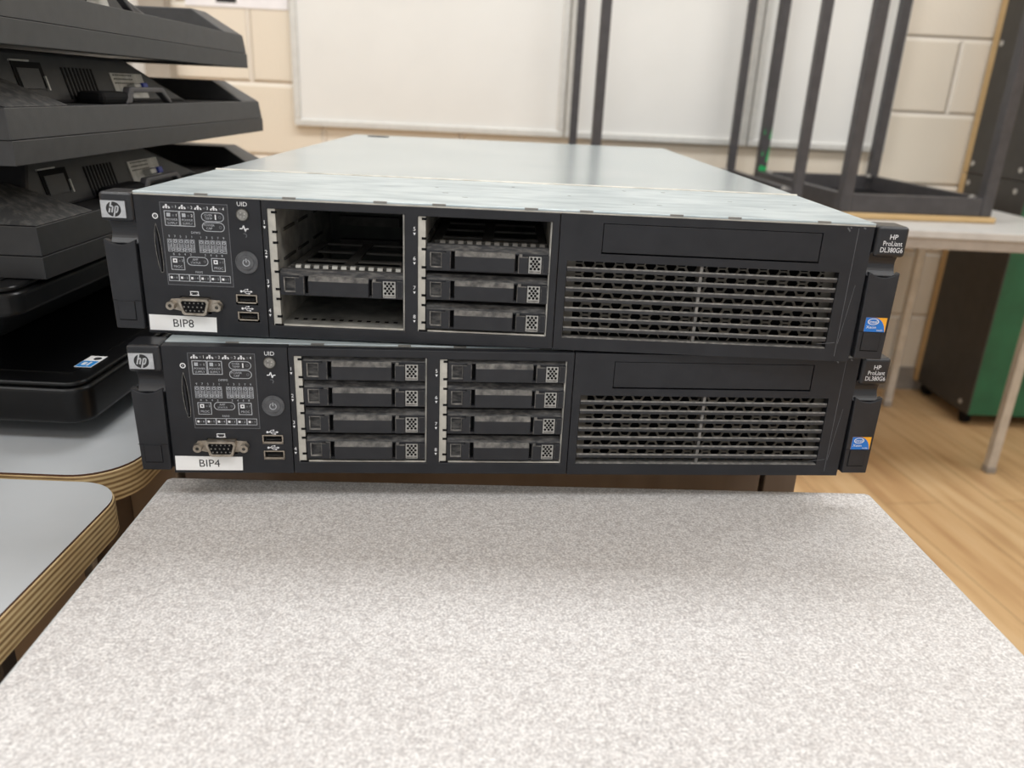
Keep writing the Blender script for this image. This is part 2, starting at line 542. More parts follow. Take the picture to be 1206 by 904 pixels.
def server(label, lid_front, asset, slots, loc, yaw, group):
    root = thing('rack_server', label, 'server', loc, yaw, group)
    LT = H+1.4 if lid_front < 5 else H
    rd = 1.0 if lid_front < 5 else .3
    # --- steel chassis (hollow) and lid
    b = MB()
    b.box(20, 463, 6, 700, 0, 1.2).box(20, 21.2, 3.2, 700, 1.2, H-1.6).box(461.8, 463, 3.2, 700, 1.2, H-1.6)
    b.box(21.2, 461.8, 698.8, 700, 1.2, H-1.6)
    b.build('chassis', 'galv', root, M)
    b = MB()
    b.box(19.6, 463.4, lid_front, 138.2, LT-1.2, LT, 0)
    b.box(19.6, 463.4, lid_front, lid_front+1.0, LT-2.2, LT-1.2, 2)
    lf = b.build('front_cover', ['galv_front', 'galv', 'flange'], root, M, .3)
    b = MB()
    b.box(19.6, 463.4, 141, 700, LT-1.2, LT, 0)
    b.prism([(138.2, LT-1.2), (138.2, LT+.2*rd), (139.4, LT+rd), (140.8, LT+.9*rd), (142.0, LT), (142, LT-1.2)], 19.6, 463.4, 'x', 1)
    lid = b.build('top_cover', ['galv', 'flange'], root, M, .3)
    k = MB()
    n = 20
    k.prism([(58+15*math.copysign(abs(math.cos(2*PI*i/n))**.6, math.cos(2*PI*i/n)),
              668+13*math.copysign(abs(math.sin(2*PI*i/n))**.6, math.sin(2*PI*i/n))) for i in range(n)], LT-.1, LT+.35, 'z')
    k.build('cover_latch', 'black', lid, M)
    for x in (60, 112, 166, 201, 256, 289, 343, 378, 432):
        b = MB()
        b.box(x-4, x+4, lid_front-.15, lid_front+1.2, LT-1.0, LT+.1)
        b.build('cover_tab', 'cover_grey', lf, M)
    b = MB()
    rs = random.Random(3)
    for i in range(12):
        x, y = rs.uniform(110, 450), rs.uniform(35, 128)
        b.box(x, x+rs.uniform(1, 4), y, y+rs.uniform(.5, 1.6), LT, LT+.05)
    b.build('scratch_mark', 'gunmetal', lf, M)

    zt = H-.6 if lid_front < 5 else H-.3
    # --- control panel section of the bezel
    b = MB()
    b.plate(19.7, 94.7, .3, zt, 0, 8, [(75.9, 89.3, 20.9, 27.6), (76.2, 89.7, 9.9, 16.6), (41.6, 60.0, 14.0, 24.6), ])
    cp = b.build('control_panel', ['bezel', 'black'], root, M, .5 if lid_front < 5 else 1.4, 2)
    # pull out information tab
    k = MB()
    leaf = [(31.6, 69.2), (32.9, 62), (33.5, 54), (33.7, 45), (33.3, 39.6), (31.9, 39.1), (30.8, 44), (30.1, 51), (29.9, 58), (30.5, 65)]
    k.prism(leaf, -.25, .3, 'y', 0)
    for (u0, v0), (u1, v1) in zip(leaf, leaf[1:]+leaf[:1]):
        k.stroke(u0, v0, u1, v1, .34, -.3, 1)
    k.prism([(31.5, 67.5), (32.2, 60), (32.6, 50), (32.7, 41), (31.9, 41), (31.5, 52), (31.2, 60)], -1.3, .3, 'y', 2)
    k.build('pull_tab', ['black', 'dusty_lit_edge', 'bezel'], cp, M)
    # status window with printed legend
    k = MB()
    k.box(35.4, 74.9, -.12, .3, 32.0, 81.5, 0)
    k.frame(35.0, 75.3, 31.7, 81.9, .38, -.2, .1, 1)
    sp = k.build('status_display', ['dark_lens', 'dim_print'], cp, M)
    k = MB()
    y = -.2
    Wt, Gr, Dm = 0, 1, 2
    for i in range(4):        # network icons 1-4
        x = 38.9+i*9.35
        z = 79.3-i*.05
        k.add([(x-.55, y, z+.35), (x+.55, y, z+.35), (x+.55, y, z+1.35), (x-.55, y, z+1.35)], [(0, 1, 2, 3)], Wt)
        for dx in (-1.6, 0, 1.6):
            k.add([(x+dx-.5, y, z-1.1), (x+dx+.5, y, z-1.1), (x+dx+.5, y, z-.2), (x+dx-.5, y, z-.2)], [(0, 1, 2, 3)], Wt)
        k.stroke(x-1.7, z+.05, x+1.7, z+.05, .35, y, Wt)
        k.stroke(x, z+.4, x, z, .35, y, Wt)
        k.add([(x+3.1, y, z-.7), (x+4.3, y, z-.7), (x+4.3, y, z+.5), (x+3.1, y, z+.5)], [(0, 1, 2, 3)], Dm)
        k.text(str(i+1), 2.5, x+5.6, z-.1, y, mi=Wt)
    for i in range(2):        # power supply boxes
        x0 = 37.2+i*9.1
        k.frame(x0, x0+8.9, 67.9, 76.9, .42, y-.02, y, Gr)
        k.add([(x0+1.4, y, 73.4), (x0+3.6, y, 73.4), (x0+3.6, y, 75.6), (x0+1.4, y, 75.6)], [(0, 1, 2, 3)], Gr)
        k.add([(x0+4.6, y, 73.6), (x0+5.8, y, 73.6), (x0+5.8, y, 74.8), (x0+4.6, y, 74.8)], [(0, 1, 2, 3)], Dm)
        k.text(str(i+1), 2.2, x0+7.2, 74.3, y, mi=Wt)
        k.text('POWER', 1.95, x0+4.4, 71.6, y, mi=Gr).text('SUPPLY', 1.85, x0+4.4, 69.5, y, mi=Gr)
    for z, t1, t2 in ((74.1, 'OVER', 'TEMP'), (68.2, 'POWER', 'CAP')):
        k.pill(65.9, z, 13.6, 5.6, .42, y, Gr)
        k.text(t1, 1.9, 63.4, z+.95, y, mi=Gr).text(t2, 1.9, 63.4, z-1.0, y, mi=Gr)
        k.ring(70.2, z, y-.02, y, .5, .95, 10, Dm)
    k.stroke(67.6, 72.6, 67.6, 75.6, .7, y, Wt)
    k.text('DIMMS', 1.9, 55, 64.3, y, mi=Gr)
    for x0, up, dn in ((37.3, '97531', '8642'), (56.3, '13579', '2468')):
        for i in range(5):
            xx = x0+1.5+i*3.4
            k.text(up[i], 2.0, xx, 61.6, y, mi=Gr)
            k.frame(xx-1.35, xx+1.35, 52.4, 60.0, .3, y-.02, y, Gr)
            k.ring(xx, 58.6, y-.02, y, .55, .95, 8, Gr)
            for dx in (-.65, 0, .65):
                k.stroke(xx+dx, 53.2, xx+dx, 57.2, .26, y, Gr)
            if i < 4:
                xd = xx+1.7
                k.ring(xd, 53.8, y-.02, y, .55, .95, 8, Gr)
                k.text(dn[i], 2.0, xd, 50.9, y, mi=Gr)
    for x0, t in ((38.2, '2'), (62.8, '1')):
        k.frame(x0, x0+8.3, 41.2, 49.4, .42, y-.02, y, Gr)
        k.frame(x0+1.4, x0+3.9, 45.7, 48.2, .7, y-.02, y, Wt)
        k.add([(x0+4.9, y, 46.3), (x0+6.0, y, 46.3), (x0+6.0, y, 47.4), (x0+4.9, y, 47.4)], [(0, 1, 2, 3)], Dm)
        k.text(t, 2.1, x0+7.1, 46.9, y, mi=Gr)
        k.text('PROC', 2.1, x0+4.2, 43.2, y, mi=Gr)
    k.pill(54.5, 47.0, 13.0, 5.4, .42, y, Gr)
    k.text('AMP', 1.8, 53.2, 47.9, y, mi=Gr).text('STATUS', 1.7, 53.2, 46.0, y, mi=Gr)
    k.ring(58.9, 47.0, y-.02, y, .4, .8, 10, Dm)
    k.text('FANS', 1.9, 54.8, 40.2, y, mi=Gr)
    for i in range(6):
        x0 = 36.0+i*6.28
        k.frame(x0, x0+6.3, 34.2, 38.7, .34, y-.02, y, Gr)
        k.add([(x0+1.0, y, 35.7), (x0+2.4, y, 35.7), (x0+2.4, y, 37.1), (x0+1.0, y, 37.1)], [(0, 1, 2, 3)], Wt)
        k.add([(x0+2.9, y, 35.9), (x0+3.8, y, 35.9), (x0+3.8, y, 36.8), (x0+2.9, y, 36.8)], [(0, 1, 2, 3)], Dm)
        k.text(str(6-i), 1.9, x0+4.9, 36.4, y, mi=Gr)
    k.build('printed_legend', ['white', 'grey_print', 'dim_print'], sp, M, fix=False)
    # other print on the panel
    k = MB()
    y = -.06
    k.text('UID', 3.7, 83.9, 82.4 if lid_front < 5 else 82.0, y)
    k.ring(31.7, 73.4, y-.02, y, 1.15, 1.75, 16)
    k.text('i', 2.3, 31.7, 73.4, y)
    for a, bb in (((81.6, 68.0), (83.2, 68.0)), ((83.2, 68.0), (84.0, 70.0)), ((84.0, 70.0), (84.9, 66.2)), ((84.9, 66.2), (85.5, 68.0)), ((85.5, 68.0), (86.9, 68.0))):
        k.stroke(*a, *bb, .62, y)
    for z in (29.4, 18.5):
        k.stroke(79.6, z, 85.4, z, .4, y)
        k.disc(79.6, z, y-.02, y, .75, 10)
        k.add([(85.2, y, z-.8), (86.6, y, z), (85.2, y, z+.8)], [(0, 1, 2)])
        k.stroke(80.6, z, 82.0, z+1.3, .35, y).stroke(82.0, z+1.3, 83.2, z+1.3, .35, y)
        k.stroke(81.4, z, 82.6, z-1.3, .35, y).stroke(82.6, z-1.3, 84.0, z-1.3, .35, y)
        k.disc(83.5, z+1.3, y-.02, y, .5, 8)
        k.add([(83.8, y, z-1.75), (84.8, y, z-1.75), (84.8, y, z-.85), (83.8, y, z-.85)], [(0, 1, 2, 3)])
    k.frame(48.0, 53.2, 25.4, 28.2, .5, y-.02, y)
    k.stroke(47.6, 25.6, 49.2, 26.5, .35, y).stroke(53.6, 25.6, 52.0, 26.5, .35, y)
    k.build('panel_print', 'white', cp, M, fix=False)
    # indicators and buttons
    k = MB()
    k.disc(83.9, 76.3, -.9, .5, 3.3, 28, 0)
    k.ring(83.9, 76.3, -1.0, .3, 3.2, 3.7, 28, 1)
    for a, r_ in ((0.4, 1.5), (2.2, 1.5), (4.0, 1.4), (5.4, 1.6)):
        k.disc(83.9+r_*math.cos(a), 76.3+r_*math.sin(a), -.96, -.8, .55, 8, 2)
    k.build('identity_button', ['lamp_off', 'gunmetal', 'silver'], cp, M, .25)
    k = MB()
    k.ring(84.2, 63.9, -.12, .2, .95, 1.45, 16, 0, R(-60), R(120))
    k.build('health_lamp', 'dim_print', cp, M)
    k = MB()
    k.disc(84.4, 47.6, -.6, .4, 6.4, 40, 0)
    k.ring(84.4, 47.6, -.9, .3, 6.2, 6.9, 40, 0)
    k.disc(84.4, 47.6, -1.3, -.5, 4.5, 36, 0)
    pb = k.build('power_button', 'button', cp, M, .35)
    k = MB()
    k.ring(84.4, 47.6, -1.42, -1.2, 1.75, 2.2, 28, 0, R(115), R(425))
    k.box(84.15, 84.65, -1.42, -1.2, 47.8, 50.2)
    k.build('power_symbol', 'grey_print', pb, M)
    for x0, z0 in ((75.9, 20.9), (76.2, 9.9)):
        k = MB()
        k.frame(x0+.2, x0+13.2, z0+.2, z0+6.5, .75, -.15, 7, 0)
        k.box(x0+.2, x0+13.2, -.15, 1, z0+.2, z0+1.7, 0)
        k.box(x0+.8, x0+12.6, 5.5, 6.5, z0+.8, z0+5.8, 1)
        k.box(x0+1.9, x0+11.6, .8, 5.5, z0+3.0, z0+4.6, 1)
        k.box(x0+2.2, x0+11.2, .9, 5.5, z0+2.6, z0+2.9, 2)
        k.build('usb_port', ['nickel', 'black', 'dusty'], cp, M)
    k = MB()
    D = [(42.4, 24.2), (59.4, 24.2), (60.3, 22.4), (58.2, 14.6), (57.0, 13.8), (44.8, 13.8), (43.6, 14.6), (41.5, 22.4)]
    Di = [(50.9+(u-50.9)*.83, 19.0+(v-19.0)*.72) for u, v in D]
    n8 = len(D)
    for y0_, y1_ in ((-4.2, 1.5),):
        o = len(k.v)
        k.v += [(u, y0_, v) for u, v in D]+[(u, y0_, v) for u, v in Di]+[(u, y1_, v) for u, v in D]+[(u, y1_, v) for u, v in Di]
        for i in range(n8):
            j = (i+1) % n8
            for q in ((o+i, o+j, o+n8+j, o+n8+i), (o+i, o+2*n8+i, o+2*n8+j, o+j), (o+n8+i, o+n8+j, o+3*n8+j, o+3*n8+i)):
                k.f.append(q)
                k.m.append(0)
    k.prism(Di, -3.4, 3, 'y', 1)
    k.prism([(34.2, 20.2), (36, 23.0), (41, 23.4), (60.5, 23.4), (66.0, 23.0), (67.8, 20.2), (66.0, 16.6), (60, 15.6), (41, 15.6), (36, 16.6)], -.8, 3, 'y', 0)
    for r_, (z, nn) in enumerate(((21.4, 5), (18.9, 5), (16.5, 5))):
        for i in range(nn):
            k.disc(45.6+i*2.65+(r_ == 1)*-.9+.0, z, -3.5, -3.3, .55, 8, 2)
    vg = k.build('monitor_port', ['nickel', 'black', 'dusty_lit_edge'], cp, M, .3)
    for x in (36.6, 65.2):
        k = MB()
        k.prism([(x+2.9*math.cos(PI*i/3+.3), 19.5+2.9*math.sin(PI*i/3+.3)) for i in range(6)], -4.6, -.5, 'y', 0)
        k.ring(x, 19.5, -5.0, -4.5, 1.1, 2.6, 18, 0)
        k.disc(x, 19.5, -4.75, -4.5, 1.15, 14, 1)
        k.build('jack_screw', ['nickel', 'gunmetal'], vg, M, .2)
    k = MB()
    k.add([(20.9, -.15, 12.3), (62.8, -.15, 11.9), (62.4, -.15, 2.3), (20.6, -.15, 2.3),
           (20.9, .05, 12.3), (62.8, .05, 11.9), (62.4, .05, 2.3), (20.6, .05, 2.3)],
          [(0, 1, 2, 3), (0, 4, 5, 1), (1, 5, 6, 2), (2, 6, 7, 3), (3, 7, 4, 0), (4, 7, 6, 5)], 0)
    st = k.build('asset_label', 'paperlabel', cp, M)
    st['label'] = 'white paper label printed with black letters and a digit'
    k = MB()
    k.text(asset, 7.4, 41.8, 7.0, -.22, sx=1.0)
    k.build('label_lettering', 'ink', st, M, fix=False)

    # --- drive section
    b = MB()
    b.plate(95.1, 273.7, .3, zt, 0, 6, [(98.4, 180.4, 8.3, 80.6), (188.4, 269.3, 8.3, 80.0)])
    db = b.build('drive_bezel', 'bezel', root, M, .5 if lid_front < 5 else 1.4, 2)
    k = MB()
    for x, d0 in ((96.5, 1), (186.4, 5)):
        for i, z in enumerate((72.3, 54.4, 36.2, 17.8)):
            k.text(str(d0+i), 3.4, x, z, -.06)
            k.add([(x-.8, -.06, z-2.2), (x+.8, -.06, z-2.2), (x, -.06, z-3.8)], [(0, 2, 1)])
    k.build('slot_number', 'white', db, M, fix=False)
    for bay, (xa, xb, zb) in enumerate(((98.5, 180.3, 80.5), (188.5, 269.2, 79.9))):
        k = MB()
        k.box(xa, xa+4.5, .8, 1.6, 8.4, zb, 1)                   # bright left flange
        k.box(xa+3.7, xa+4.5, 1.6, 150, 8.4, zb, 0)
        k.box(xb-.9, xb, .8, 150, 8.4, zb, 0)
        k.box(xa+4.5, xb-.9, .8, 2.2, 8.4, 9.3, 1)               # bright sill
        k.box(xa+4.5, xb-.9, 2.2, 150, 8.4, 9.2, 0)
        k.box(xa+4.5, xb-.9, 8, 150, zb-1, zb, 2)
        k.box(xa+3.7, xb, 150, 151, 8.4, zb, 2)
        for z in (78.3, 66.6, 60.1, 49.0, 42.3, 31.4, 25.2, 14.0):
            k.box(xa+2.2, xa+5.2, .55, 1.9, z-.5, z+.9, 3)
        k.box(xa+.5, xa+6, .5, 1.6, 8.5, 9.4, 3)
        for z in (66.0, 47.9, 29.8):                             # guide slots pressed into the side
            for yy in (14, 48, 90):
                k.box(xa+4.45, xa+5.6, yy, yy+26, z-.8, z+.9, 2)
        for i in range(12):
            k.box(xa+9+i*5.8, xa+11.6+i*5.8, 13, 16, 9.2, 9.32, 3)
        cg = k.build('drive_cage', ['steel_in', 'flange', 'gunmetal', 'black'], root, M)
        cg['label'] = 'pale metal drive cage'
        k = MB()
        k.box(xa+5, xb-1.5, 146, 149, 10, zb-2, 0)
        for z in (68, 50, 32, 14):
            k.box(xa+14, xa+60, 138, 146, z, z+7, 1)
        k.build('backplane', ['board_pcb', 'gunmetal'], cg, M)
    for bay, slot, kind in slots:
        xa = (103.4, 193.4)[bay]
        w = (76.2, 75.3)[bay]
        z0 = (64.9, 47.4, 29.0, 10.3)[slot]
        if bay == 0 and kind:
            z0 -= .9
        carrier(root, xa, w, z0, kind)

    # --- fan grille section
    b = MB()
    b.plate(274.1, 462.9, .3, zt, 0, 6, [(279.3, 446.6, 8.3, 57.3), (299.8, 432.7, 62.2, 80.7)])
    b.box(453.2, 453.5, -.06, .1, 3.5, zt-1, 1)
    b.box(279.4, 446.5, .2, 5.8, 8.2, 8.9, 2)  # pale sill strip: top light painted into its colour
    mb_ = b.build('fan_bezel', ['bezel', 'dim_print', 'dusty_lit_edge'], root, M, .5 if lid_front < 5 else 1.4, 2)
    k = MB()
    k.box(300.2, 432.3, .3, 4, 63.1, 80.35)
    k.build('blank_cover', 'bezel', mb_, M, .3)
    k = MB()
    for q in ((446.5, 84.6, 448.3, 82.4, .9), (448.2, 84.9, 449.0, 84.2, .8), (456.2, 85.0, 457.6, 84.2, .9), (440.8, 11.2, 452.0, 12.6, .3), (457.8, 50, 454.8, 20, .22), (454.8, 20, 453.9, 12, .3)):
        k.stroke(*q, -.04)
    k.build('wear_mark', 'dim_print', mb_, M, fix=False)
    for i in range(7):
        z = 53.4-i*6.34
        k = MB()
        k.prism([(.5, z-2.6), (.1, z-.6), (.5, z+.05), (1.1, z+.2), (4.0, z-.9), (4.0, z-2.9), (1.4, z-2.9)], 279.6, 446.3, 'x', 0)
        g = k.build('grille_bar', ['bar', 'dusty_lit_edge'], mb_, M, .15)
        for pl in g.data.polygons:
            if pl.normal.z > .45 and pl.center.y < .0013:
                pl.material_index = 1  # paler top faces: painted highlight line along the bar
    k = MB()
    k.box(361.4, 363.2, 1.0, 6.5, 8.4, 57.2)
    k.build('grille_post', 'dusty_lit_edge', mb_, M)
    k = MB()
    s = 4.27
    rh = s*math.sqrt(3)
    for ci in range(26):
        for ri in range(7):
            cx = 281+ci*1.5*s
            cz = 10.5+ri*rh+(ci % 2)*rh/2
            if cx > 446 or cz > 57:
                continue
            o = len(k.v)
            for (rr, yy) in ((s, 8), (s*.81, 8), (s*.81, 9), (s, 9)):
                for q in range(6):
                    k.v.append((cx+rr*math.cos(q*PI/3), yy, cz+rr*math.sin(q*PI/3)))
            for q in range(6):
                r_ = (q+1) % 6
                for (a, bq) in ((0, 6), (6, 12), (12, 18)):
                    k.f.append((o+a+q, o+a+r_, o+bq+r_, o+bq+q))
                    k.m.append(0)
    k.box(276, 285.5, 7.9, 8.9, 5, 60).box(441, 450, 7.9, 8.9, 5, 60)
    k.build('grille_mesh', 'mesh_metal', mb_, M, fix=False)
    k = MB()
    k.box(276, 450, 26, 27, 3, zt-2)
    k.build('fan_wall', 'black', mb_, M)

    # --- mounting ears
    def ear(side):
        k = MB()
        x0, x1 = (.6, 19.6) if side < 0 else (463.1, 482.0)
        k.box(x0+3.2 if side < 0 else x0, x1 if side < 0 else x1-1.2, 3.2, 6.5, 3, H-1)
        # hollowed neck
        xa, xb = (3.4, 19.7) if side < 0 else (463.2, 480.6)
        pts = [(-.3, 70.5)]
        for i in range(11):
            a = PI*i/10
            pts.append((-.3+3.2*math.sin(a), 70-13.5*i/10))
        pts += [(-.3, 56), (4, 56), (4, 70.5)]
        k.prism(pts, xa, xb, 'x')
        e = k.build('mounting_ear', 'ear', root, M, .4)
        k = MB()
        b0, b1 = (-.3, 19.6) if side < 0 else (464.4, 483.6)
        k.box(b0, b1, -1.6, 18, 69.3 if side < 0 else 68.0, H+.4)
        blk = k.build('ear_block', 'ear', e, M, 2.2, 4)
        l0, l1 = (-.6, 18.5) if side < 0 else (464.1, 483.3)
        k = MB()
        n = 12
        top = [(l0+(l1-l0)*i/n, 58.8-3.3*math.sin(PI*i/n)) for i in range(n+1)]
        out = [(l0+1.2, 3.0), (l1-.4, 3.0)] + list(reversed(top))
        k.prism(out, -1.6, 3.5, 'y')
        lv = k.build('release_handle', 'lever', e, M, .7, 2)
        t0, t1 = (3.4, 13.6) if side < 0 else (468.2, 479.0)
        k = MB()
        k.box(t0, t1, -2.1, -1.0, 9.0, 20.5, 0)
        k.box(t0-.3, t1+.3, -1.68, -1.5, 8.3, 9.0, 1).box(t0-.35, t0, -1.68, -1.5, 9.0, 20.5, 1).box(t1, t1+.35, -1.68, -1.5, 9, 20.5, 1)
        k.box(l0+.4, t0-.3, -1.68, -1.5, 20.8, 21.2, 1).box(t1+.3, l1-.4, -1.68, -1.5, 20.8, 21.2, 1)
        tb = k.build('handle_tab', ['lever', 'black'], lv, M, .3)
        if side < 0:
            k = MB()
            k.box(1.2, 15.6, -2.3, -1.4, 71.7, 81.6, 0)
            k.frame(1.2, 15.6, 71.7, 81.6, .5, -2.5, -2.2, 0)
            y = -2.36
            k.disc(8.5, 76.6, y, y+.2, 4.4, 36, 1)
            y -= .06
            for path in (((-2.75, -2.0), (-1.0, 4.3)), ((-2.1, .6), (-1.35, 1.65), (-.55, 1.8), (-.25, 1.2), (-1.1, -2.0)),
                         ((-.1, -4.3), (1.5, 1.9)), ((1.35, 1.5), (2.3, 1.85), (2.85, 1.3), (2.3, -.9), (1.6, -1.75), (.75, -1.6))):
                for (u0, v0), (u1, v1) in zip(path, path[1:]):
                    k.stroke(8.5+u0, 76.6+v0, 8.5+u1, 76.6+v1, .88, y, 0)
                for u0, v0 in path[1:-1]:
                    k.disc(8.5+u0, 76.6+v0, y-.01, y, .44, 10, 0)
            lg = k.build('logo_badge', ['logo_silver', 'ink'], e, M)
            lg['label'] = 'silver badge with a black disc and slanted letters'
        else:
            k = MB()
            for t, z, sz in (('HP', 80.2, 4.3), ('ProLiant', 76.3, 4.1), ('DL380G6', 72.4, 4.2)):
                k.text(t, sz, 474.6, z, -1.68, sx=.84 if t != 'HP' else .95)
            k.build('ear_lettering', 'white', blk, M, fix=False)
            k = MB()
            x0_, x1_, z0_, z1_ = 467.9, 481.2, 21.2, 30.3
            k.box(x0_, x1_, -1.85, -1.55, z0_, z1_, 1)
            arc = [(x0_, z0_), (x1_-.2, z0_)]
            for i in range(9):
                a = PI/2*i/8
                arc.append((x0_+5.2+7.6*math.cos(a), z0_+9.1*math.sin(a)) if i else (x0_+12.8, z0_+1.0))
            arc += [(x0_, z1_)]
            k.prism(arc, -1.92, -1.8, 'y', 0)
            y = -2.0
            k.ring(x0_+4.9, z0_+6.5, y-.02, y, 1.7, 2.05, 24, 2, 0, 2*PI, 1.75)
            k.text('intel', 2.9, x0_+4.9, z0_+6.4, y, mi=2)
            k.text('Xeon', 2.7, x0_+4.2, z0_+2.9, y, mi=2, sx=1.05)
            k.text('inside', 1.7, x0_+9.9, z0_+1.1, y, mi=2)
            sk = k.build('sticker', ['blue', 'orange', 'white'], lv, M)
            sk['label'] = 'small blue sticker with an orange corner'
    ear(-1)
    ear(1)
    return root


G = 'grey rack servers stacked on the desk'
server('upper of two dark rack servers, label BIP8, one drive bay mostly empty', .2, 'BIP8',
       [(0, 2, 'pale'), (1, 1, 'dull'), (1, 2, None), (1, 3, None)], (0, 0, TOP+.0878), 0, G)
server('lower of two dark rack servers, label BIP4, both drive bays full', 8.5, 'BIP4',
       [(i, j, None) for i in (0, 1) for j in range(4)], (.0155, -.0226, TOP+.0008), R(4.385), G)


# ------------------------------------------------------------------ furniture in front and to the left
def rounded(x0, x1, y0, y1, r, n=8):
    pts = []
    for cx, cy, a0 in ((x1-r, y0+r, -PI/2), (x1-r, y1-r, 0), (x0+r, y1-r, PI/2), (x0+r, y0+r, PI)):
        for k in range(n+1):
            a = a0+PI/2*k/n
            pts.append((cx+r*math.cos(a), cy+r*math.sin(a)))
    return pts


# speckled desk; local origin at its rear left corner, on the floor
dk = thing('student_desk', 'speckled light grey laminate desk in the foreground, below the overhanging servers', 'desk', (.0138, .0137, 0), R(2.0))
k = MB()
k.prism(rounded(0, .4985, -.72, 0, .004), .694, .7188, 'z')
tp = k.build('tabletop', 'deskedge', dk, 1, .0012)
k = MB()
k.prism(rounded(.0025, .4958, -.7175, -.0025, .003), .7186, .72, 'z')
k.build('laminate_sheet', 'speckle', tp, 1, .0005)
for x in (.05, .45):
    for y in (-.66, -.06):
        k = MB()
        k.box(x-.015, x+.015, y-.015, y+.015, .004, .694, 0).box(x-.018, x+.018, y-.018, y+.018, 0, .02, 1)
        k.build('leg', ['frame_steel', 'black'], dk, 1, .002)
k = MB()
k.box(.065, .435, -.66, -.64, .64, .692).box(.065, .435, -.08, -.06, .64, .692).box(.04, .06, -.645, -.075, .64, .692).box(.44, .46, -.645, -.075, .64, .692)
k.build('underframe', 'frame_steel', dk, 1, .002)

# brown cabinet that carries the servers
cb = thing('wooden_cabinet', 'brown wooden cabinet standing beneath the two rack servers', 'cabinet', (0, 0, 0))
k = MB()
k.box(-.012, .487, .105, .80, .06, .722, 0).box(.0, .475, .125, .78, 0, .06, 1)
cc = k.build('carcass', ['brown', 'darkbrown'], cb, 1, .001)
k = MB()
k.box(-.014, .489, .10, .805, .722, .7402)
k.build('worktop', 'darkbrown', cb, 1, .001)
for x0, x1 in ((-.010, .455), (.459, .485)):
    k = MB()
    k.box(x0, x1, .094, .1048, .07, .718)
    k.build('door' if x1 < .46 else 'filler_panel', 'darkbrown', cb, 1, .001)


def ply_desk(name, label, x0, x1, y0, y1, r, panels):
    d = thing(name, label, 'desk', ((x0+x1)/2, (y0+y1)/2, 0), 0, 'plywood edged desks on the left')
    cx, cy = (x0+x1)/2, (y0+y1)/2
    out = [(a-cx, b-cy) for a, b in rounded(x0, x1, y0, y1, r, 10)]
    k = MB()
    k.prism(out, .695, .7185, 'z')
    t = k.build('tabletop', 'ply', d, 1, .0012)
    k = MB()
    k.prism([(a-cx, b-cy) for a, b in rounded(x0+.001, x1-.001, y0+.001, y1-.001, r, 10)], .7183, .720, 'z', 0, 1)
    k.build('laminate_sheet', ['lam_edge', 'laminate'], t)
    for nm, m, (a0, a1, b0, b1, c0, c1) in panels:
        k = MB()
        k.box(a0-cx, a1-cx, b0-cy, b1-cy, c0, c1)
        k.build(nm, m, d, 1, .0015)
    return d


ply_desk('plywood_desk', 'front grey-topped desk with plywood edge at the left of the speckled desk', -.80, -.006, -.62, .0015, .03,
         [('side_panel', 'brown', (-.052, -.034, -.115, -.02, 0, .695)), ('side_panel', 'brown', (-.052, -.034, -.30, -.135, 0, .695)),
          ('side_panel', 'brown', (-.052, -.034, -.58, -.32, 0, .695)), ('back_panel', 'darkbrown', (-.76, -.052, -.09, -.075, .2, .695)),
          ('side_panel', 'brown', (-.77, -.752, -.58, -.04, 0, .695)), ('leg', 'frame_steel', (-.040, -.02, -.132, -.118, 0, .695))])
ply_desk('plywood_desk', 'rear grey-topped desk with plywood edge under the stack of dark monitors', -.82, -.0165, .0085, .68, .038,
         [('front_panel', 'brown', (-.060, -.0185, .10, .118, 0, .695)), ('side_panel', 'darkbrown', (-.078, -.060, .06, .64, 0, .695)),
          ('leg', 'chrome', (-.0745, -.0665, .044, .052, 0, .695)), ('side_panel', 'brown', (-.79, -.772, .06, .64, 0, .695)), ('back_panel', 'darkbrown', (-.77, -.08, .60, .615, .2, .695))])


# ------------------------------------------------------------------ monitors
MG = 'dark monitors stacked on the plywood desk'


